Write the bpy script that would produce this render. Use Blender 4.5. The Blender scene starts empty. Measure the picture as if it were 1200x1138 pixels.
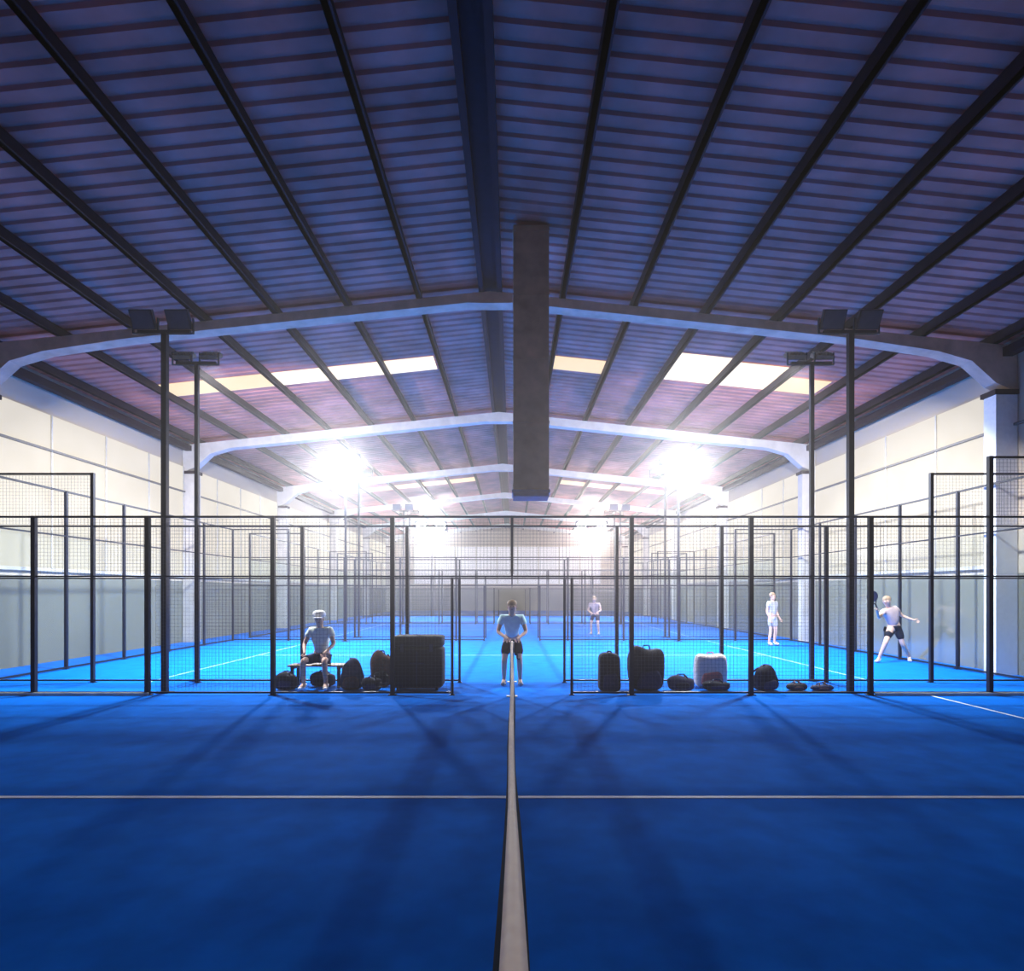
import bpy, math, random
from mathutils import Vector
random.seed(4)
S = bpy.context.scene
C = S.collection
try:
    S.view_settings.view_transform = 'Standard'
    S.view_settings.look = 'None'
except Exception: pass

# ---------------------------------------------------------------- materials
def mat(name, col, rough=.6, metal=0, emis=None, es=0, noise=0, nscale=8, bump=0, spec=.5):
    m = bpy.data.materials.new(name); m.use_nodes = True
    nt = m.node_tree; b = nt.nodes['Principled BSDF']
    b.inputs['Roughness'].default_value = rough
    b.inputs['Metallic'].default_value = metal
    b.inputs['Specular IOR Level'].default_value = spec
    b.inputs['Base Color'].default_value = (*col, 1)
    if emis:
        b.inputs['Emission Color'].default_value = (*emis, 1)
        b.inputs['Emission Strength'].default_value = es
    if noise or bump:
        tc = nt.nodes.new('ShaderNodeTexCoord'); n = nt.nodes.new('ShaderNodeTexNoise')
        n.inputs['Scale'].default_value = nscale; n.inputs['Detail'].default_value = 5
        nt.links.new(tc.outputs['Object'], n.inputs['Vector'])
        if noise:
            r = nt.nodes.new('ShaderNodeValToRGB')
            r.color_ramp.elements[0].position = .3; r.color_ramp.elements[1].position = .7
            r.color_ramp.elements[0].color = (*[c*(1-noise) for c in col], 1)
            r.color_ramp.elements[1].color = (*[min(1, c*(1+noise)) for c in col], 1)
            nt.links.new(n.outputs['Fac'], r.inputs['Fac']); nt.links.new(r.outputs['Color'], b.inputs['Base Color'])
        if bump:
            bp = nt.nodes.new('ShaderNodeBump'); bp.inputs['Strength'].default_value = bump
            nt.links.new(n.outputs['Fac'], bp.inputs['Height']); nt.links.new(bp.outputs['Normal'], b.inputs['Normal'])
    return m

M = dict(
    turf=mat('blue_turf', (.0, .135, .62), .9, noise=.14, nscale=3, bump=.15, spec=.02),
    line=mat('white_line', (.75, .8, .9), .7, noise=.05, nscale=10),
    linefaded=mat('worn_white_line', (.18, .38, .62), .8, noise=.15, nscale=10),  # dimmer, bluer line colour for the courts beyond the first
    roof=mat('roof_sheet', (.52, .195, .165), .7, 0, noise=.3, nscale=1.2, spec=.15),
    purlin=mat('navy_purlin', (.020, .011, .020), .6, .1, noise=.2, spec=.1),
    frame=mat('pale_frame', (.60, .56, .53), .7, noise=.12, nscale=3),
    framedull=mat('dull_frame', (.58, .40, .31), .8, noise=.2, nscale=3, spec=.2),  # frame colour with shade painted in, for the nearest frame
    post=mat('dark_post', (.010, .014, .03), .45, .3, noise=.2, spec=.2),
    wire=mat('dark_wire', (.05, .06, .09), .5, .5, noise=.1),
    wirefar=mat('far_wire', (.14, .16, .21), .5, .3, noise=.1),  # lighter than the near wire, painting in haze down the hall
    wall=None,
    panel=mat('daylit_panel', (.17, .15, .12), .8, emis=(1, .91, .75), es=.70, noise=.15, nscale=1, spec=.1),  # emission gives the upper side walls their brightly lit look
    panelend=mat('daylit_end_panel', (.4, .4, .4), .6, emis=(.95, .90, .98), es=.55, noise=.05, nscale=1),  # emission paints the bright haze at the far end
    sky=mat('skylight_sheet', (.12, .09, .06), .6, emis=(1, .80, .50), es=1.0, noise=.1, nscale=2, spec=.1),
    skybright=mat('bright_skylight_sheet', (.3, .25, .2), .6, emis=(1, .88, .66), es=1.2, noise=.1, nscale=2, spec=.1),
    mull=mat('mullion', (.55, .52, .46), .6, .1, noise=.1),
    rail=mat('wall_rail', (.16, .145, .13), .6, .1, noise=.1),
    duct=mat('duct_metal', (.55, .36, .26), .6, .1, noise=.25, nscale=2.5, spec=.2),
    ductblue=mat('blue_grille', (.05, .12, .32), .4, .4, noise=.2),
    tape=mat('net_tape', (.98, .76, .64), .7, noise=.08, nscale=20),
    net=mat('net_cord', (.006, .008, .014), .8, noise=.1, spec=.1),
    black=mat('black_fabric', (.008, .01, .022), .8, noise=.3, nscale=20, bump=.2, spec=.2),
    navy=mat('navy_fabric', (.015, .02, .06), .8, noise=.3, nscale=20, bump=.2, spec=.2),
    brown=mat('brown_fabric', (.10, .05, .05), .8, noise=.3, nscale=20, bump=.2, spec=.2),
    pale=mat('pale_fabric', (.86, .76, .70), .8, noise=.1, nscale=20),
    rose=mat('rose_fabric', (.60, .18, .17), .8, noise=.15, nscale=20),
    white=mat('white_cloth', (.92, .90, .88), .8, noise=.05, nscale=15, bump=.1),
    whitedim=mat('off_white_cloth', (.42, .43, .45), .8, noise=.05, nscale=15, bump=.1),
    teal=mat('teal_cloth', (.80, .92, .80), .8, noise=.15, nscale=12, bump=.1),
    sky_blue=mat('light_blue_cloth', (.62, .95, 1.0), .8, noise=.08, nscale=12, bump=.1),
    pink=mat('pink_cloth', (.50, .38, .38), .8, noise=.1, nscale=12, bump=.1),
    skin=mat('skin', (.66, .42, .32), .55, noise=.08, nscale=10),
    hair=mat('brown_hair', (.30, .20, .13), .7, noise=.3, nscale=40, bump=.3),
    eye=mat('eye', (.02, .02, .02), .2, noise=.1),
    mouth=mat('mouth', (.4, .12, .1), .5, noise=.1),
    wood=mat('bench_wood', (.18, .1, .05), .6, noise=.3, nscale=6),
    lampbody=mat('lamp_body', (.03, .035, .06), .4, .5, noise=.2),
    lampback=mat('lamp_back', (.28, .22, .16), .5, .3, noise=.2),
    lampoff=mat('lamp_glass_unlit', (.06, .08, .13), .15, noise=.1),
    lampon=mat('lamp_glass_lit', (1, 1, 1), .4, emis=(.95, .95, 1), es=40, noise=.01),
)
# wall: cream above, grey-green dado below 2.1 m
w = mat('hall_wall', (.7, .68, .62), .8); nt = w.node_tree; b = nt.nodes['Principled BSDF']
g = nt.nodes.new('ShaderNodeNewGeometry'); sp = nt.nodes.new('ShaderNodeSeparateXYZ'); r = nt.nodes.new('ShaderNodeValToRGB')
mp = nt.nodes.new('ShaderNodeMath'); mp.operation = 'DIVIDE'; mp.inputs[1].default_value = 8
nt.links.new(g.outputs['Position'], sp.inputs[0]); nt.links.new(sp.outputs['Z'], mp.inputs[0]); nt.links.new(mp.outputs[0], r.inputs['Fac'])
r.color_ramp.interpolation = 'CONSTANT'
r.color_ramp.elements[0].color = (.165, .165, .14, 1); r.color_ramp.elements[1].position = 2.1/8; r.color_ramp.elements[1].color = (.55, .46, .36, 1)
nt.links.new(r.outputs['Color'], b.inputs['Base Color']); M['wall'] = w
# glass: mostly see-through with weak reflection
gl = bpy.data.materials.new('court_glass'); gl.use_nodes = True; nt = gl.node_tree; nt.nodes.clear()
o = nt.nodes.new('ShaderNodeOutputMaterial'); t = nt.nodes.new('ShaderNodeBsdfTransparent'); t.inputs[0].default_value = (.90, .93, .93, 1)
gs = nt.nodes.new('ShaderNodeBsdfGlossy'); gs.inputs['Roughness'].default_value = .12
df = nt.nodes.new('ShaderNodeBsdfDiffuse'); df.inputs[0].default_value = (.5, .54, .52, 1)
fr = nt.nodes.new('ShaderNodeFresnel'); fr.inputs[0].default_value = 1.25
mm = nt.nodes.new('ShaderNodeMath'); mm.operation = 'MULTIPLY'; mm.inputs[1].default_value = .2
m1 = nt.nodes.new('ShaderNodeMixShader'); m1.inputs[0].default_value = .03
m2 = nt.nodes.new('ShaderNodeMixShader')
nt.links.new(t.outputs[0], m1.inputs[1]); nt.links.new(df.outputs[0], m1.inputs[2])
nt.links.new(fr.outputs[0], mm.inputs[0])
nt.links.new(mm.outputs[0], m2.inputs[0]); nt.links.new(m1.outputs[0], m2.inputs[1]); nt.links.new(gs.outputs[0], m2.inputs[2])
nt.links.new(m2.outputs[0], o.inputs[0]); M['glass'] = gl

# ---------------------------------------------------------------- mesh helpers
class MB:
    def __init__(s): s.v = []; s.f = []
    def box(s, x0, x1, y0, y1, z0, z1):
        n = len(s.v)
        s.v += [(x0,y0,z0),(x1,y0,z0),(x1,y1,z0),(x0,y1,z0),(x0,y0,z1),(x1,y0,z1),(x1,y1,z1),(x0,y1,z1)]
        s.f += [tuple(n+i for i in q) for q in ((3,2,1,0),(4,5,6,7),(0,1,5,4),(1,2,6,5),(2,3,7,6),(3,0,4,7))]
        return s
    def tube(s, p0, p1, r0, r1=None, seg=10):
        r1 = r0 if r1 is None else r1
        p0, p1 = Vector(p0), Vector(p1); d = (p1-p0).normalized()
        u = d.cross(Vector((0,0,1)));
        if u.length < .01: u = Vector((1,0,0))
        u.normalize(); v = d.cross(u); n = len(s.v)
        for p, r in ((p0, r0), (p1, r1)):
            for i in range(seg):
                a = 2*math.pi*i/seg
                s.v.append(tuple(p+u*r*math.cos(a)+v*r*math.sin(a)))
        for i in range(seg):
            j = (i+1) % seg; s.f.append((n+i, n+j, n+seg+j, n+seg+i))
        s.f.append(tuple(n+i for i in reversed(range(seg)))); s.f.append(tuple(n+seg+i for i in range(seg)))
        return s
    def path(s, pts, r, seg=8):
        for a, b_ in zip(pts, pts[1:]): s.tube(a, b_, r, seg=seg)
        return s
    def prism_y(s, poly, y0, y1):
        n = len(s.v); k = len(poly)
        s.v += [(x, y0, z) for x, z in poly] + [(x, y1, z) for x, z in poly]
        for i in range(k):
            j = (i+1) % k; s.f.append((n+i, n+j, n+k+j, n+k+i))
        s.f.append(tuple(n+i for i in reversed(range(k)))); s.f.append(tuple(n+k+i for i in range(k)))
        return s
    def sup(s, cx, cy, z0, w, d, h, e=.35, seg=20, rings=12, sag=0, ph0=0):
        n = len(s.v); pw = lambda c: math.copysign(abs(c)**e, c)
        for i in range(rings+1):
            ph = -math.pi/2+math.pi*i/rings
            for j in range(seg):
                th = 2*math.pi*j/seg
                x, y, z = w/2*pw(math.cos(ph))*pw(math.cos(th)), d/2*pw(math.cos(ph))*pw(math.sin(th)), h/2+h/2*pw(math.sin(ph))
                if sag:
                    q = z/h
                    x = x*(1-sag*q*q+.5*sag*math.sin(5*q+ph0))+sag*.25*w*math.sin(2.5*q+ph0)*q; y *= 1-sag*q*q
                    if q > .5: z *= 1+sag*.45*math.sin(x/w*7+ph0)
                s.v.append((cx+x, cy+y, z0+z))
        for i in range(rings):
            for j in range(seg):
                k = (j+1) % seg
                s.f.append((n+i*seg+j, n+i*seg+k, n+(i+1)*seg+k, n+(i+1)*seg+j))
        return s
    def mesh(s, name, m, smooth=False):
        me = bpy.data.meshes.new(name); me.from_pydata(s.v, [], s.f); me.materials.append(m); me.validate(); me.update()
        if smooth:
            for p in me.polygons: p.use_smooth = True
        return me
    def build(s, name, m, parent=None, smooth=False, loc=None):
        o = bpy.data.objects.new(name, s.mesh(name, m, smooth)); C.objects.link(o)
        if parent: o.parent = parent
        if loc: o.location = loc
        return o

def tag(o, label=None, cat=None, group=None, kind=None):
    if label: o['label'] = label
    if cat: o['category'] = cat
    if group: o['group'] = group
    if kind: o['kind'] = kind
    return o
def empty(name, loc, label, cat, group=None, rz=0):
    o = bpy.data.objects.new(name, None); C.objects.link(o); o.location = loc; o.rotation_euler = (0, 0, rz)
    o.empty_display_size = .2
    return tag(o, label, cat, group)
def inst(name, me, parent, loc):
    o = bpy.data.objects.new(name, me); C.objects.link(o); o.parent = parent; o.location = loc; return o

RX = -.45                      # ridge
def zr(x): return 8.2-.105*abs(x-RX)
XL, XR = -11.45, 10.55
YB, YE = -5, 58
FR = [12.6+8.3*i for i in range(6)]

# ---------------------------------------------------------------- shell
tag(MB().box(XL-.1, XR+.1, YB, YE, -.1, 0).build('floor', M['turf']), kind='structure')
# court lines
COURTS = [0, 11.4, 22.8, 34.2, 45.6]
for i, y in enumerate(COURTS):
    m = MB()
    m.box(-6.95, 6.95, y+4.975, y+5.025, 0, .004)
    for s in ((1,) if i == 0 else (-1, 1)): m.box(s*6.975-.025, s*6.975+.025, y+.08, y+9.9, 0, .004)
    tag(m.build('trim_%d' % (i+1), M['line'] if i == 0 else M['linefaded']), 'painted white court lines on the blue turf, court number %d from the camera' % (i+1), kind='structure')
tag(MB().box(-9.9, -7.0, 4.975, 5.025, 0, .004).box(7.0, 9.9, 4.975, 5.025, 0, .004).build('trim_6', M['line']), kind='structure')

# corrugated roof
def roof():
    v = []; f = []; P = .28; xs = [XL-.1, RX, XR+.1]
    prof = []; y = YB
    while y < YE:
        prof += [(y, 0), (y+.16, 0), (y+.195, .036), (y+.245, .036)]; y += P
    for (yy, dz) in prof:
        for x in xs: v.append((x, yy, zr(x)+dz))
    for i in range(len(prof)-1):
        for j in range(2):
            a = i*3+j; f.append((a, a+1, a+4, a+3))
    me = bpy.data.meshes.new('ceiling'); me.from_pydata(v, [], f); me.materials.append(M['roof']); me.update()
    o = bpy.data.objects.new('ceiling', me); C.objects.link(o); tag(o, kind='structure')
roof()
tag(MB().box(XL-.1, XL, YB, YE, 0, zr(XL)).build('wall_left', M['wall']), kind='structure')
tag(MB().box(XR, XR+.1, YB, YE, 0, zr(XR)).build('wall_right', M['wall']), kind='structure')
gable = [(XL, 0), (XR, 0), (XR, zr(XR)), (RX, zr(RX)), (XL, zr(XL))]
tag(MB().prism_y(gable, YE, YE+.1).build('wall_far', M['wall']), kind='structure')
tag(MB().prism_y(gable, YB-.1, YB).build('wall_back', M['wall']), kind='structure')
wn = 0
edges = [4.4]+FR+[YE]
for s in (-1, 1):
    X = XL+.03 if s < 0 else XR-.03
    for a, b_ in zip(edges, edges[1:]):
        if a < 12: continue
        wn += 1
        p = tag(MB().box(X-.02, X+.02, a+.2, b_-.2, 2.3, 6.1).build('window_%d' % wn, M['panel']), kind='structure')  # glowing panel added in place of a lit white wall
        m = MB(); n = 4; xf = X+.035*(-s)
        for k in range(n+1):
            y = a+.2+(b_-a-.4)*k/n; m.box(xf-.015, xf+.015, y-.02, y+.02, 2.3, 6.1)
        m.box(xf-.015, xf+.015, a+.2, b_-.2, 2.24, 2.32)
        m.build('window_frame', M['mull'], p)
    tag(MB().box(X-.05*s-.03, X-.05*s+.03, YB, YE, 5.2, 5.25).build('trim_%d' % (7 if s < 0 else 8), M['rail']), kind='structure')
    tag(MB().box(X-.2*s-.1, X-.2*s+.1, YB, YE, 6.64, 6.82).build('trim_%d' % (9 if s < 0 else 10), M['purlin']), kind='structure')
wn += 1
p = tag(MB().box(-9.5, 8.6, YE-.06, YE-.01, 2.6, 6.2).build('window_%d' % wn, M['panelend']), kind='structure')  # glowing panel added for the bright, hazy end of the hall
m = MB()
for k in range(10): x = -9.5+18.1*k/9; m.box(x-.05, x+.05, YE-.1, YE-.05, 2.5, 6.3)
m.build('window_frame', M['mull'], p)
# skylights: translucent roof sheets between purlins
def skylight(x0, x1, y0, y1, mt='sky'):
    global wn; wn += 1
    m = MB(); n = len(m.v)
    m.v += [(x0, y0, zr(x0)-.02), (x1, y0, zr(x1)-.02), (x1, y1, zr(x1)-.02), (x0, y1, zr(x0)-.02),
            (x0, y0, zr(x0)-.005), (x1, y0, zr(x1)-.005), (x1, y1, zr(x1)-.005), (x0, y1, zr(x0)-.005)]
    m.f += [(3,2,1,0),(4,5,6,7),(0,1,5,4),(1,2,6,5),(2,3,7,6),(3,0,4,7)]
    tag(m.build('window_%d' % wn, M[mt]), kind='structure')
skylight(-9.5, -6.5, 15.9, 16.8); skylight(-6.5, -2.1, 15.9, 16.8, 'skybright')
skylight(1.1, 2.5, 15.9, 16.8)
skylight(4.1, 5.5, 14.9, 16.7, 'skybright'); skylight(5.5, 7.0, 15.1, 16.7, 'skybright'); skylight(7.0, 8.4, 15.7, 16.7)  # bright sheets here extended to paint light spilt on the roof
skylight(-10, -2.0, 32.5, 33.6); skylight(2.6, 9, 32.5, 33.6)

# ---------------------------------------------------------------- roof steel
ORD = ['first', 'second', 'third', 'fourth', 'fifth', 'sixth', 'seventh']
for s in (-1, 1):
    for k in range(1, 8):
        x = RX+s*1.5*k
        if x < XL+.3 or x > XR-.3: continue
        z = zr(x)
        o = MB().box(-.04, .04, YB, YE, -.2, -.004).box(-.04, .07, YB, YE, -.2, -.185).build('roof_purlin', M['purlin'], loc=(x, 0, z))
        tag(o, '%s dark steel purlin to the %s of the wide ridge beam' % (ORD[k-1], 'left' if s < 0 else 'right'), 'purlin', 'purlins under the corrugated roof')
rb = empty('ridge_beam', (RX, 0, zr(RX)), 'wide dark double beam running along the roof ridge', 'beam')
for s in (-1, 1): MB().box(s*.19-.05, s*.19+.05, YB, YE, -.22, -.03).build('channel', M['purlin'], rb)
MB().box(-.24, .24, YB, YE, -.05, -.028).build('cap_plate', M['purlin'], rb)

fnames = ['nearest dull grey roof frame with dark haunch, just past the first fence', 'second pale roof frame, just beyond the skylights',
          'third roof frame down the hall', 'fourth roof frame down the hall', 'fifth roof frame down the hall', 'farthest roof frame before the end wall']
for i, y in enumerate(FR):
    e = empty('portal_frame', (0, y, 0), fnames[i], 'roof frame', 'portal frames of the hall')
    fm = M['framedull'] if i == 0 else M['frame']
    for s in (-1, 1):
        xc = (XL+.02) if s < 0 else (XR-.02)           # outer
        xi = xc-s*.45
        top = []; bot = []
        dp = .19 if i == 0 else .28
        for x, dep in ((RX, dp+.06), (RX+s*.5, dp), (RX+s*7.6, dp), (xi-s*1.2, .27), (xi-s*.5, .40), (xi, .8)):
            top.append((x, zr(x)-.2)); bot.append((x, zr(x)-.2-dep))
        top.append((xc, zr(xc)-.2)); bot.append((xc, zr(xc)-1.15))
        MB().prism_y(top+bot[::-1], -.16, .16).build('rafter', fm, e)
        MB().box(min(xi, xc), max(xi, xc), -.16, .16, 0, zr(xc)-1.14).build('column', M['white'] if i == 0 else M['frame'], e)
        MB().box(min(xi-s*.05, xc), max(xi-s*.05, xc), -.2, .2, zr(xc)-1.2, zr(xc)-1.1).build('haunch_plate', M['purlin'], e)

# hanging duct
d = empty('air_duct', (.33, 10.6, 3.3), 'tall grey sheet metal duct hanging from the roof beside the ridge', 'duct')
H = zr(.33)-3.3
MB().box(-.31, .31, -.27, .27, .2, H-.04).build('duct_body', M['duct'], d)
for k in range(5):
    z = .25+(H-.4)*k/4
    MB().box(-.32, .32, -.28, .28, z, z+.03).build('flange', M['duct'], d)
g_ = MB().box(-.33, .33, -.29, .29, .14, .2)
for k in range(7): g_.box(-.31, .31, -.27+.08*k, -.24+.08*k, .08, .14)
g_.build('outlet_grille', M['ductblue'], d)

# ---------------------------------------------------------------- court fences
PC = {}
def wiremesh(w, h, wire, key):
    k = (round(w, 2), round(h, 2), key)
    if k in PC: return PC[k]
    m = MB(); p = .0625; t = wire/2
    n = round(w/p)
    for i in range(n+1): x = w*i/n; m.box(x-t, x+t, -t, t, 0, h)
    n = round(h/p)
    for i in range(n+1): z = h*i/n; m.box(0, w, t, 3*t, z-t, z+t)
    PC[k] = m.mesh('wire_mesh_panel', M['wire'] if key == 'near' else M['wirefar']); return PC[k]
def pane(w, h):
    k = ('glass', w, h)
    if k not in PC:
        m = MB(); m.v = [(0, 0, 0), (w, 0, 0), (w, 0, h), (0, 0, h)]; m.f = [(0, 1, 2, 3)]
        PC[k] = m.mesh('glass_panel', M['glass'])
    return PC[k]
def pm(h, s=.035):
    k = ('post', h, s)
    if k not in PC:
        m = MB().box(-s, s, -s, s, 0, h); m.box(-s*1.9, s*1.9, -s*1.7, s*1.7, 0, .012)
        PC[k] = m.mesh('post', M['post'])
    return PC[k]
def fence(Y, label, near):
    e = empty('court_fence', (0, Y, 0), label, 'fence', 'side fences of the padel courts')
    key = 'near' if near else 'far'; wr = .0026 if near else .0018
    first = Y == 10
    for x in (-10, -8, -6, -4, -2, 2, 4, 6, 8, 10):
        tall = abs(x) >= 8 and not (first and x < 0)
        inst('post', pm(4.0 if tall else 3.0, .035 if first else .03), e, (-6.1 if first and x == -6 else x, 0, 0))
    for x in (-1, 1): inst('door_post', pm(1.97, .022), e, (x, 0, 0))
    MB().box(-.024, .024, -.024, .024, 2.03, 2.97).build('upper_post', M['post'], e)
    MB().box(-8, 8, -.02, .02, 2.968, 3.002).build('top_rail', M['post'], e)
    MB().box(-10, 10, -.018, .018, 1.975, 2.002).build('middle_rail', M['post'], e)
    for s in (-1, 1):
        a, b_ = sorted((s*8, s*10)); short = first and s < 0
        if not short: MB().box(a, b_, -.02, .02, 3.965, 4.0).build('top_rail', M['post'], e)
        MB().box(a, b_, -.018, .018, 2.97, 3.0).build('middle_rail' if not short else 'top_rail', M['post'], e)
        a, b_ = sorted((s*1, s*10))
        MB().box(a, b_, -.018, .018, .03, .06).build('bottom_rail', M['post'], e)
        if first:
            a, b_ = sorted((s*6.05, s*10)); o = MB().box(a, b_, -.07, -.04, 0, .05).build('kick_strip', M['mull'], e); o['label'] = 'pale grey strip along the foot of the fence'
        for x in (2, 4):
            x0 = x if s > 0 else -x-2
            inst('mesh_panel', wiremesh(1.92, 1.88, wr, key), e, (x0+.04, 0, .08))
            inst('mesh_panel', wiremesh(1.92, .93, wr, key), e, (x0+.04, 0, 2.02))
        x0 = 1 if s > 0 else -2
        inst('mesh_panel', wiremesh(.93, 1.88, wr, key), e, (x0+.035, 0, .08))
        x0 = 0 if s > 0 else -2
        inst('mesh_panel', wiremesh(1.92, .93, wr, key), e, (x0+.04, 0, 2.02))
        x0 = 6 if s > 0 else -8
        inst('glass_panel', pane(1.9, 1.88), e, (x0+.05, 0, .08)); inst('mesh_panel', wiremesh(1.92, .93, wr, key), e, (x0+.04, 0, 2.02))
        x0 = 8 if s > 0 else -10
        inst('glass_panel', pane(1.9, 1.88), e, (x0+.05, 0, .08)); inst('glass_panel', pane(1.9, .94), e, (x0+.05, 0, 2.02))
        if not short: inst('mesh_panel', wiremesh(1.92, .93, wr, key), e, (x0+.04, 0, 3.02))
FY = [10, 11.4, 21.4, 22.8, 32.8, 34.2, 44.2, 45.6]
FL = ['nearest dark mesh court fence with doorway opening behind the net', 'second dark mesh fence, just behind the bags and seated person',
      'fence on the far side of the brightly lit second court', 'fence on the near side of the third court', 'fence on the far side of the third court',
      'fence on the near side of the fourth court', 'fence on the far side of the fourth court', 'farthest court fence in front of the end wall']
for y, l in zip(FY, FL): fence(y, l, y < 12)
def endwall(X, y0, label):
    e = empty('glass_end_wall', (X, y0, 0), label, 'glass wall', 'glass end walls of the courts')
    for k in range(1, 5): inst('post', pm(4.0, .03), e, (0, 2*k, 0))
    MB().box(-.02, .02, .1, 9.9, 3.96, 4.0).build('top_rail', M['post'], e)
    MB().box(-.02, .02, .1, 9.9, 2.97, 3.0).build('middle_rail', M['post'], e)
    MB().box(-.02, .02, .1, 9.9, .02, .06).build('bottom_rail', M['post'], e)
    for k in range(5):
        o = inst('glass_panel', pane(1.88, 2.85), e, (0, 2*k+.06, .08)); o.rotation_euler = (0, 0, math.pi/2)
for y, nm in ((11.4, 'second'), (22.8, 'third'), (34.2, 'fourth')):
    for s in (-1, 1):
        endwall(s*10, y, 'glass wall closing the %s end of the %s court from the camera' % ('left' if s < 0 else 'right', nm))

# ---------------------------------------------------------------- nets
def net(Y, label, detailed):
    e = empty('padel_net', (0, Y, 0), label, 'net', 'nets of the padel courts')
    y0, y1 = .10, 9.82
    N = 60
    def zt(y): t_ = (y-y0)/(y1-y0); return .92-.04*4*t_*(1-t_)
    def xo(y): return .004*math.sin(y*1.3)
    v = []; f = []; prof = [(-.024, -.065), (-.031, -.03), (-.028, -.006), (-.012, .006), (.012, .006), (.028, -.006), (.031, -.03), (.024, -.065)]
    for i in range(N+1):
        y = y0+(y1-y0)*i/N
        q = 1.0 if not detailed else (1.12 if y < 1.2 else max(.52, 1.12-.6*(y-1.2)/1.2))     # band bunches up away from the post
        for (px, pz) in prof: v.append((xo(y)+px*q, y, zt(y)+pz))
    k = len(prof)
    for i in range(N):
        for j in range(k-1): f.append((i*k+j, i*k+j+1, (i+1)*k+j+1, (i+1)*k+j))
    m = MB(); m.v = v; m.f = f; m.build('net_tape', M['tape'], e, True)
    if detailed:      # black flaring strips stand in for the net's shadow beside the tape
        m = MB()
        for sd in (-1, 1):
            n0 = len(m.v)
            for i in range(N+1):
                y = y0+(y1-y0)*i/N; fl = (.040+.007*math.sin(y*2.3+sd*2))*(1 if y < 1.4 else max(.4, 1-.45*(y-1.4)/1.4))
                m.v += [(xo(y)+sd*.012, y, zt(y)-.055), (xo(y)+sd*fl, y, zt(y)-.10), (xo(y)+sd*(fl+.010), y, zt(y)-.18)]
            for i in range(N):
                for j in range(2):
                    a = n0+i*3+j; m.f.append((a, a+1, a+4, a+3))
        m.build('net_sleeve', M['net'], e, True)
    m = MB(); p = .045 if detailed else .12; t = .0015
    n = int((y1-y0)/p)
    for i in range(n+1):
        y = y0+(y1-y0)*i/n; m.box(xo(y)-t, xo(y)+t, y-t, y+t, .03, zt(y)-.03)
    for q in range(int(.85/p)):
        for i in range(N):
            a = y0+(y1-y0)*i/N; b_ = y0+(y1-y0)*(i+1)/N
            zz = .03+q*p
            if zz > .83: break
            n0 = len(m.v)
            m.v += [(xo(a)-t, a, zz), (xo(a)+t, a, zz), (xo(b_)+t, b_, zz), (xo(b_)-t, b_, zz), (xo(a), a, zz+2*t), (xo(b_), b_, zz+2*t)]
            m.f += [(n0, n0+1, n0+2, n0+3), (n0, n0+3, n0+5, n0+4), (n0+1, n0+4, n0+5, n0+2)]
    m.build('net_mesh', M['net'], e)
    for y in (.06, 9.86):
        MB().box(-.035, .035, y-.04, y+.04, .012, .90).box(-.09, .09, y-.06, y+.06, 0, .014).build('net_post', M['frame'], e)
    MB().tube((.04, 9.86, .7), (.09, 9.86, .7), .02).path([(.09, 9.86, .7), (.09, 9.86, .62), (.13, 9.86, .62)], .01).build('crank', M['post'], e)
NL = ['nearest court net seen edge on, its pale tape running away from the camera', 'net of the second court behind the standing player', 'net of the third court', 'net of the fourth court', 'net of the farthest court']
for i, y in enumerate(COURTS): net(y, NL[i], i == 0)

# ---------------------------------------------------------------- floodlight poles
def lightpole(x, Y, face, lit, label, power, square=True, k=1, tilt=38, col=(.92, .96, 1), spread=150):
    e = empty('floodlight_pole', (x, Y, 0), label, 'floodlight', 'floodlight poles along the fences')
    zt = 6.15; pr = .045 if Y < 11 else .035
    MB().box(-pr, pr, -pr, pr, .012, zt).build('pole', M['post'], e)
    MB().box(-.11, .11, -.1, .1, 0, .014).build('base_plate', M['post'], e)
    MB().box(-.5*k, .48*k, -.03, .03, zt, zt+.06).build('crossarm', M['post'], e)
    for hx in (-.36*k, .3*k):
        ang = math.radians(62 if square else 30)
        h = MB().box(-.21*k, .21*k, -.17*k, .17*k, .0, .07)
        for q in range(6): h.box((-.19+.07*q)*k, (-.17+.07*q)*k, -.15*k, .15*k, .07, .11)
        ho = h.build('lamp_head', M['lampbody'] if square else M['lampback'], e)
        ho.location = (hx, face*.1, zt+.22*k); ho.rotation_euler = (ang*face, 0, 0)
        if lit:   # round lens
            g = MB().tube((0, 0, -.014), (0, 0, .0), .16*k, seg=24)
        else:
            g = MB().box(-.19*k, .19*k, -.15*k, .15*k, -.012, .0)
        g.build('lamp_glass', M['lampon'] if lit else M['lampoff'], ho)
        MB().box(-.24*k, -.22*k, -.02, .02, -.22*k, .05).box(.22*k, .24*k, -.02, .02, -.22*k, .05).box(-.24*k, .24*k, -.02, .02, -.24*k, -.22*k).build('bracket', M['post'], e).location = (hx, 0, zt+.24*k)
    if power:
        ld = bpy.data.lights.new('flood', 'AREA'); ld.shape = 'DISK'; ld.size = .6*k; ld.energy = power; ld.color = col
        ld.spread = math.radians(spread)
        lo = bpy.data.objects.new('lamp_light', ld); C.objects.link(lo); lo.parent = e
        lo.location = (-.03*k, face*(.3+.1*k), zt+.1); lo.rotation_euler = (math.radians(tilt)*face, 0, 0)
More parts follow.
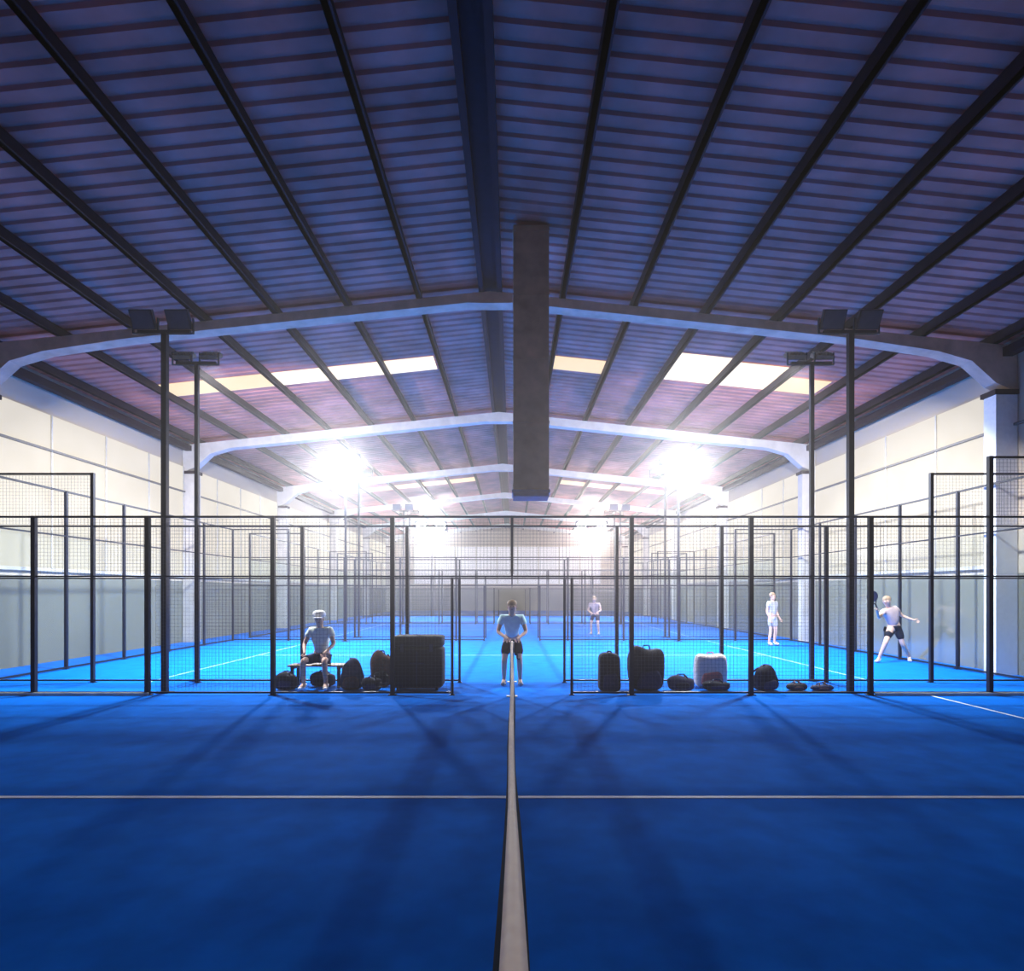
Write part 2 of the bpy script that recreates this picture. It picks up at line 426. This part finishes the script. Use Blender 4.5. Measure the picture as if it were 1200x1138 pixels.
for s in (-1, 1):
    sd = 'left' if s < 0 else 'right'
    lightpole(-5.95 if s < 0 else 5.80, 10.24, -1, False, 'tall %s floodlight pole with unlit square lamps at the nearest fence' % sd, 0, k=.92)
    lightpole(-6.14 if s < 0 else 5.84, 11.64, 1, False, 'tall %s floodlight pole with flat lamps just behind the nearest one' % sd, 1800, square=False, k=.8, col=(.95, .96, 1))
    lightpole(s*5.9, 21.18, -1, True, 'brightly lit %s floodlight across the second court' % sd, 1450, k=1.15, tilt=30, spread=138)
    lightpole(s*5.9, 23.02, 1, False, '%s floodlight pole at the near side of the third court' % sd, 1000, square=False)
    lightpole(s*5.9, 32.58, -1, False, 'unlit %s floodlight on the far side of the third court' % sd, 0)
    lightpole(s*5.9, 34.42, 1, False, '%s floodlight pole at the near side of the fourth court' % sd, 700, square=False)
    lightpole(s*5.9, 43.98, -1, True, 'distant brightly lit %s floodlight on the far side of the fourth court' % sd, 1500, k=2.2, tilt=62, col=(.92, .96, 1) if s < 0 else (1, .88, .85))

# ---------------------------------------------------------------- bags
def strap(pts, r, m, parent, name='strap'): MB().path(pts, r, 6).build(name, m, parent, True)
def backpack(x, y, w, dd, h, m1, m2, label, rz=0, sag=.18, ph0=0, ee=.6):
    e = empty('backpack', (x, y, 0), label, 'bag', 'bags between the fences', rz)
    MB().sup(0, 0, 0, w, dd, h, ee, 28, 18, sag, ph0).build('body', m1, e, True)
    MB().sup(0, -dd*.40, h*.06, w*.68, dd*.35, h*.42, ee, sag=.1).build('front_pocket', m2, e, True)
    for s in (-1, 1): strap([(s*w*.2, dd*.2, h*.93), (s*w*.28, dd*.62, h*.7), (s*w*.28, dd*.6, h*.3), (s*w*.3, dd*.4, h*.1)], .018, m2, e)
    strap([(-w*.12, .0, h*.9), (-w*.08, 0, h+.03), (w*.08, 0, h+.03), (w*.12, 0, h*.9)], .012, m2, e, 'carry_handle')
def duffel(x, y, L, dd, h, m1, m2, label, rz=0):
    e = empty('duffel_bag', (x, y, 0), label, 'bag', 'bags between the fences', rz)
    MB().sup(0, 0, 0, L, dd, h, .7, 28, 16, .15, x).build('body', m1, e, True)
    for s in (-1, 1): strap([(-L*.2, s*dd*.42, h*.5), (-L*.18, s*dd*.3, h*.9), (-L*.1, 0, h+.03), (L*.1, 0, h+.03), (L*.18, s*dd*.3, h*.9), (L*.2, s*dd*.42, h*.5)], .011, m2, e, 'carry_handle')
    MB().sup(0, -dd*.42, h*.2, L*.5, dd*.18, h*.4, .6).build('side_pocket', m2, e, True)
backpack(-2.84, 10.6, .42, .3, .52, M['navy'], M['brown'], 'small dark backpack on the floor right of the seated person', .1, ph0=1)
backpack(-2.38, 10.95, .44, .3, .62, M['brown'], M['black'], 'brownish backpack beside the big black equipment case', -.1, ph0=3)
duffel(-2.44, 10.42, .36, .22, .24, M['black'], M['navy'], 'low black bag on the floor in front of the brownish backpack')
def case(x, y, w, dd, h, label):
    e = empty('equipment_case', (x, y, 0), label, 'case')
    MB().sup(0, 0, .05, w, dd, h*.72, .14).build('body', M['black'], e, True)
    MB().sup(0, 0, .05+h*.72, w*1.0, dd*1.02, h*.21, .25).build('lid', M['black'], e, True)
    for s in (-1, 1):
        MB().box(s*w*.28-.03, s*w*.28+.03, -dd/2-.03, -dd/2+.01, h*.70, h*.84).build('latch', M['navy'], e)
        for t_ in (-1, 1): MB().tube((s*w*.38-.02, t_*dd*.32, .035), (s*w*.38+.02, t_*dd*.32, .035), .035, seg=14).build('wheel', M['post'], e)
    MB().path([(-.12, -dd/2, h*.5), (-.12, -dd/2-.04, h*.5), (.12, -dd/2-.04, h*.5), (.12, -dd/2, h*.5)], .012).build('handle', M['navy'], e)
    MB().box(-.012, .012, -dd/2-.012, -dd/2+.01, .1, h*.7).build('ridge', M['navy'], e)
case(-1.66, 10.65, .90, .5, .98, 'large square black equipment case left of the doorway')
backpack(1.70, 10.45, .38, .30, .66, M['black'], M['navy'], 'narrow upright black bag just right of the doorway', 0, .05, 2, .3)
backpack(2.36, 10.5, .64, .38, .76, M['black'], M['navy'], 'large bulky black backpack, tallest bag right of the doorway', .1, .14, 4, .5)
duffel(2.96, 10.45, .50, .25, .26, M['navy'], M['black'], 'low dark bag lying beside the large black backpack')
backpack(3.60, 10.85, .56, .32, .60, M['pale'], M['rose'], 'whitish backpack with a rose coloured front pocket', -.1, .05, 5, .35)
duffel(3.58, 10.45, .50, .2, .17, M['black'], M['navy'], 'flat black bag lying in front of the whitish backpack')
backpack(4.45, 10.5, .42, .32, .42, M['black'], M['navy'], 'squat round black bag right of the whitish backpack', .3, .2, 1)
duffel(4.98, 10.45, .34, .2, .14, M['black'], M['brown'], 'small flat dark pouch on the floor, left of two')
duffel(5.42, 10.45, .38, .18, .11, M['navy'], M['brown'], 'small flat dark pouch nearest the right floodlight pole')

# bench
e = empty('bench', (-3.55, 10.95, 0), 'low wooden slatted bench under the seated person', 'bench')
for k in range(4): MB().box(-.5, .5, -.18+.095*k, -.10+.095*k, .375, .405).build('seat_slat', M['wood'], e)
for s in (-1, 1):
    MB().box(s*.42-.03, s*.42+.03, -.18, .18, .335, .375).build('bracket', M['post'], e)
    for t_ in (-1, 1): MB().box(s*.42-.025, s*.42+.025, t_*.15-.025, t_*.15+.025, 0, .335).build('leg', M['post'], e)
duffel(-3.98, 10.55, .44, .24, .30, M['black'], M['navy'], 'dark sports bag on the floor left of the seated person\'s feet')
duffel(-3.46, 10.95, .5, .28, .26, M['navy'], M['black'], 'dark sports bag pushed under the bench behind the person\'s legs')

# ---------------------------------------------------------------- people
def skinmesh(name, nodes, edges, roots, m, parent, sub=2):
    keys = list(nodes); idx = {k: i for i, k in enumerate(keys)}
    me = bpy.data.meshes.new(name); me.from_pydata([nodes[k][0] for k in keys], [(idx[a], idx[b_]) for a, b_ in edges], []); me.materials.append(m)
    o = bpy.data.objects.new(name, me); C.objects.link(o)
    sk = o.modifiers.new('Skin', 'SKIN'); sk.use_smooth_shade = True
    for i, k in enumerate(keys):
        rr = nodes[k][1]; rr = rr if isinstance(rr, tuple) else (rr, rr)
        me.skin_vertices[0].data[i].radius = rr; me.skin_vertices[0].data[i].use_root = k in roots
    ss = o.modifiers.new('Sub', 'SUBSURF'); ss.levels = sub; ss.render_levels = sub
    bpy.context.view_layer.update()
    dg = bpy.context.evaluated_depsgraph_get()
    nm = bpy.data.meshes.new_from_object(o.evaluated_get(dg)); o.modifiers.clear(); o.data = nm
    if not nm.materials: nm.materials.append(m)
    for p_ in nm.polygons: p_.use_smooth = True; p_.material_index = 0
    o.parent = parent
    return o
def V(*a): return Vector(a)
def person(loc, rz, J, shirt, shorts, shoe, top, label, sleeve=.55, hair='hair', legcover=.75):
    e = empty('person', loc, label, 'person', None, rz)
    J = {k: Vector(v) for k, v in J.items()}
    f = J.get('face', V(0, -1, 0)).normalized()
    hd = (J['head']-J['neck']).normalized()
    n = {}; E = []
    waist = J['pelvis'].lerp(J['chest'], .45)
    n['pelvis'] = (J['pelvis'], .115); n['waist'] = (waist, .105); n['chest'] = (J['chest'], .125); n['neck'] = (J['neck'], .05)
    n['jaw'] = (J['head']-hd*.075+f*.012, .068); n['mid'] = (J['head'], .092); n['crown'] = (J['head']+hd*.07, .075)
    E += [('pelvis', 'waist'), ('waist', 'chest'), ('chest', 'neck'), ('neck', 'jaw'), ('jaw', 'mid'), ('mid', 'crown')]
    roots = ['pelvis']
    for s in 'LR':
        n['sh'+s] = (J['sh'+s], .055); n['el'+s] = (J['el'+s], .040); n['wr'+s] = (J['wr'+s], .027)
        dv = (J['wr'+s]-J['el'+s]).normalized() if 'hd'+s not in J else (J['hd'+s]-J['wr'+s]).normalized()
        palm = J['wr'+s]+dv*.07; n['pa'+s] = (palm, (.036, .020))
        n['hip'+s] = (J['hip'+s], .088); n['kn'+s] = (J['kn'+s], .055); n['cf'+s] = (J['kn'+s].lerp(J['an'+s], .35), .054); n['an'+s] = (J['an'+s], .036)
        n['to'+s] = (J['to'+s], (.038, .028))
        E += [('chest', 'sh'+s), ('sh'+s, 'el'+s), ('el'+s, 'wr'+s), ('wr'+s, 'pa'+s), ('pelvis', 'hip'+s), ('hip'+s, 'kn'+s), ('kn'+s, 'cf'+s), ('cf'+s, 'an'+s), ('an'+s, 'to'+s)]
        side = dv.cross(f)
        if side.length < .2: side = dv.cross(V(0, 0, 1))
        side.normalize(); curl = side.cross(dv).normalized()
        for q, (o_, L) in enumerate(((-.027, .062), (-.009, .075), (.009, .07), (.026, .055))):
            a = palm+side*o_+dv*.02; b_ = a+dv*L*.55+curl*.006; c_ = b_+dv*L*.35+curl*.03
            for t_, (pp, r_) in enumerate(((a, .010), (b_, .009), (c_, .007))): n['f%d%d%s' % (q, t_, s)] = (pp, r_)
            E += [('f%d0%s' % (q, s), 'f%d1%s' % (q, s)), ('f%d1%s' % (q, s), 'f%d2%s' % (q, s))]; roots.append('f%d0%s' % (q, s))
        sg = -1 if s == 'L' else 1
        a = palm-side*.02*sg-dv*.03; b_ = a-side*.035*sg+dv*.03+curl*.01; c_ = b_+dv*.03+curl*.012
        for t_, (pp, r_) in enumerate(((a, .012), (b_, .010), (c_, .008))): n['t%d%s' % (t_, s)] = (pp, r_)
        E += [('t0'+s, 't1'+s), ('t1'+s, 't2'+s)]; roots.append('t0'+s)
    sd = hd.cross(f).normalized()
    n['n0'] = (J['head']+f*.07-hd*.0, .012); n['n1'] = (J['head']+f*.105-hd*.022, .014); E.append(('n0', 'n1')); roots.append('n0')
    for k, s in (('a', -1), ('b', 1)):
        n['e0'+k] = (J['head']+sd*s*.075+hd*.015, .014); n['e1'+k] = (J['head']+sd*s*.088-hd*.03, .012); E.append(('e0'+k, 'e1'+k)); roots.append('e0'+k)
    skinmesh('body', n, E, roots, M['skin'], e)
    for s in (-1, 1):
        p_ = J['head']+f*.086+sd*s*.032+hd*.01; MB().sup(p_.x, p_.y, p_.z-.009, .022, .02, .018, 1, 8, 6).build('eye', M['eye'], e, True)
    p_ = J['head']+f*.086-hd*.052; MB().sup(p_.x, p_.y, p_.z-.006, .05, .02, .012, 1, 8, 6).build('mouth', M['mouth'], e, True)
    # shirt
    n = {'pelvis': (J['pelvis']+(waist-J['pelvis'])*.2, .135), 'waist': (waist, .132), 'chest': (J['chest'], .148), 'nk': (J['chest'].lerp(J['neck'], .75), .068)}
    E = [('pelvis', 'waist'), ('waist', 'chest'), ('chest', 'nk')]
    for s in 'LR':
        n['sh'+s] = (J['sh'+s], .075); n['sl'+s] = (J['sh'+s].lerp(J['el'+s], sleeve), .064); E += [('chest', 'sh'+s), ('sh'+s, 'sl'+s)]
    skinmesh('shirt', n, E, ['pelvis'], M[shirt], e)
    n = {'w': (J['pelvis']+(waist-J['pelvis'])*.25, .138), 'p': (J['pelvis'], .138)}; E = [('w', 'p')]
    for s in 'LR':
        n['h'+s] = (J['hip'+s], .108); n['k'+s] = (J['hip'+s].lerp(J['kn'+s], legcover), .088); E += [('p', 'h'+s), ('h'+s, 'k'+s)]
    skinmesh('shorts', n, E, ['p'], M[shorts], e)
    for s in 'LR':
        a = J['an'+s]; t_ = J['to'+s]; d_ = (t_-a); d_.z = 0; d_.normalize()
        n = {'s': (a+V(0, 0, .0), .045), 'h': (V(a.x, a.y, t_.z+.005)-d_*.03, (.045, .04)), 't': (t_+d_*.03, (.045, .034))}
        skinmesh('shoe', n, [('s', 'h'), ('h', 't')], ['h'], M[shoe], e)
    c_ = J['head']+hd*.055-f*.012
    if top == 'cap':
        MB().sup(c_.x, c_.y, c_.z-.04, .225, .235, .15, .85, 20, 10).build('cap', M['white'], e, True)
        q = c_+f*.12; MB().sup(q.x, q.y, q.z-.025, .17, .13, .022, .8, 16, 6).build('cap_brim', M['white'], e, True)
    else:
        h0 = J['head']+hd*.035-f*.030
        MB().sup(h0.x, h0.y, h0.z-.09, .185, .185, .19, .95, 20, 14).build('hair', M[hair], e, True)
    return e
SEAT = dict(pelvis=(0, .02, .56), chest=(0, -.06, .93), neck=(0, -.10, 1.11), head=(0, -.14, 1.24), shL=(-.18, -.07, 1.03), shR=(.18, -.07, 1.03),
    elL=(-.27, -.14, .78), elR=(.27, -.16, .79), wrL=(-.20, -.34, .66), wrR=(.18, -.36, .66), hipL=(-.10, -.02, .53), hipR=(.10, -.02, .53),
    knL=(-.20, -.42, .52), knR=(.18, -.43, .52), anL=(-.20, -.38, .10), anR=(.20, -.40, .10), toL=(-.22, -.52, .04), toR=(.23, -.54, .04), face=(.1, -1, -.1))
STAND = dict(pelvis=(0, 0, .95), chest=(0, -.01, 1.28), neck=(0, 0, 1.46), head=(0, -.02, 1.60), shL=(-.17, 0, 1.39), shR=(.17, 0, 1.39),
    elL=(-.23, .03, 1.11), elR=(.23, .03, 1.11), wrL=(-.22, -.08, .87), wrR=(.23, -.10, .88), hipL=(-.09, 0, .90), hipR=(.09, 0, .90),
    knL=(-.11, -.03, .49), knR=(.12, -.03, .49), anL=(-.13, .03, .10), anR=(.14, .03, .10), toL=(-.15, -.11, .04), toR=(.17, -.11, .04))
RUN = dict(pelvis=(0, 0, .88), chest=(-.12, -.06, 1.20), neck=(-.20, -.10, 1.38), head=(-.26, -.13, 1.51), shL=(-.32, -.10, 1.27), shR=(.02, -.02, 1.33),
    elL=(-.50, -.22, 1.10), elR=(.22, .02, 1.14), wrL=(-.62, -.34, 1.26), wrR=(.40, -.08, 1.06), hipL=(-.09, 0, .84), hipR=(.09, 0, .84),
    knL=(-.30, -.16, .52), knR=(.20, -.02, .46), anL=(-.38, -.02, .10), anR=(.46, .12, .12), toL=(-.50, -.10, .04), toR=(.40, .0, .04), face=(-.8, -.6, -.1))
READY = dict(STAND); READY.update(pelvis=(0, .06, .86), chest=(0, -.06, 1.17), neck=(0, -.12, 1.33), head=(0, -.17, 1.46), shL=(-.18, -.08, 1.26), shR=(.18, -.08, 1.26),
    elL=(-.26, -.12, 1.00), elR=(.26, -.12, 1.00), wrL=(-.10, -.32, .90), wrR=(.12, -.32, .90), hipL=(-.10, .05, .82), hipR=(.10, .05, .82),
    knL=(-.14, -.10, .46), knR=(.14, -.10, .46), anL=(-.15, .03, .10), anR=(.15, .03, .10), toL=(-.17, -.10, .04), toR=(.17, -.10, .04))
person((-3.48, 10.93, 0), 0, SEAT, 'teal', 'navy', 'white', 'cap', 'person in white cap and pale grey-green shirt sitting on the bench', legcover=.85)
person((0.0, 11.05, 0), 0, READY, 'sky_blue', 'black', 'whitedim', 'hair', 'person in light blue shirt and black shorts standing in the doorway beyond the net')
PX, PY = 9.4, 14.7
person((PX, PY, 0), 0, RUN, 'pink', 'black', 'whitedim', 'hair', 'player in pale pink top and black shorts leaning into a stride at far right')
person((8.5, 19.5, 0), .5, STAND, 'whitedim', 'whitedim', 'whitedim', 'hair', 'player all in white standing in the second court, right side')
person((3.4, 24.5, 0), -.3, READY, 'pink', 'navy', 'whitedim', 'hair', 'small distant player crouching ready in the third court, right of the doorway')

def racket(loc, rot, label):
    e = empty('padel_racket', loc, label, 'racket'); e.rotation_euler = rot
    m = MB(); N = 24; r0 = .13
    for side in (-.019, .019):
        for i in range(N):
            a = 2*math.pi*i/N; m.v.append((r0*math.sin(a), side, .31+.135*-math.cos(a)))
    m.f += [tuple(range(N)), tuple(reversed(range(N, 2*N)))]+[(i, (i+1) % N, N+(i+1) % N, N+i) for i in range(N)]
    m.build('racket_head', M['navy'], e)
    MB().tube((0, 0, -.05), (0, 0, .10), .016).build('grip', M['black'], e)
    MB().path([(-.0, 0, .09), (-.06, 0, .20)], .012).path([(0, 0, .09), (.06, 0, .20)], .012).build('throat', M['black'], e)
racket((PX-.67, PY-.41, 1.36), (.2, -.5, 0), 'dark padel racket raised by the striding player')

# ---------------------------------------------------------------- air, camera
S.world = bpy.data.worlds.new('World'); S.world.use_nodes = True
wt = S.world.node_tree
wt.nodes['Background'].inputs[0].default_value = (.5, .6, .8, 1); wt.nodes['Background'].inputs[1].default_value = .3
vs = wt.nodes.new('ShaderNodeVolumeScatter'); vs.inputs['Color'].default_value = (1, .94, .95, 1)
vs.inputs['Density'].default_value = .0042; vs.inputs['Anisotropy'].default_value = .83
wt.links.new(vs.outputs[0], wt.nodes['World Output'].inputs['Volume'])
cd = bpy.data.cameras.new('Camera'); cam = bpy.data.objects.new('Camera', cd); C.objects.link(cam)
cam.location = (0, 0, 1.71); cam.rotation_euler = (math.radians(90), 0, 0)
cd.sensor_width = 36; cd.lens = 21; cd.shift_y = .105; cd.clip_end = 200; cd.clip_start = .05
S.camera = cam
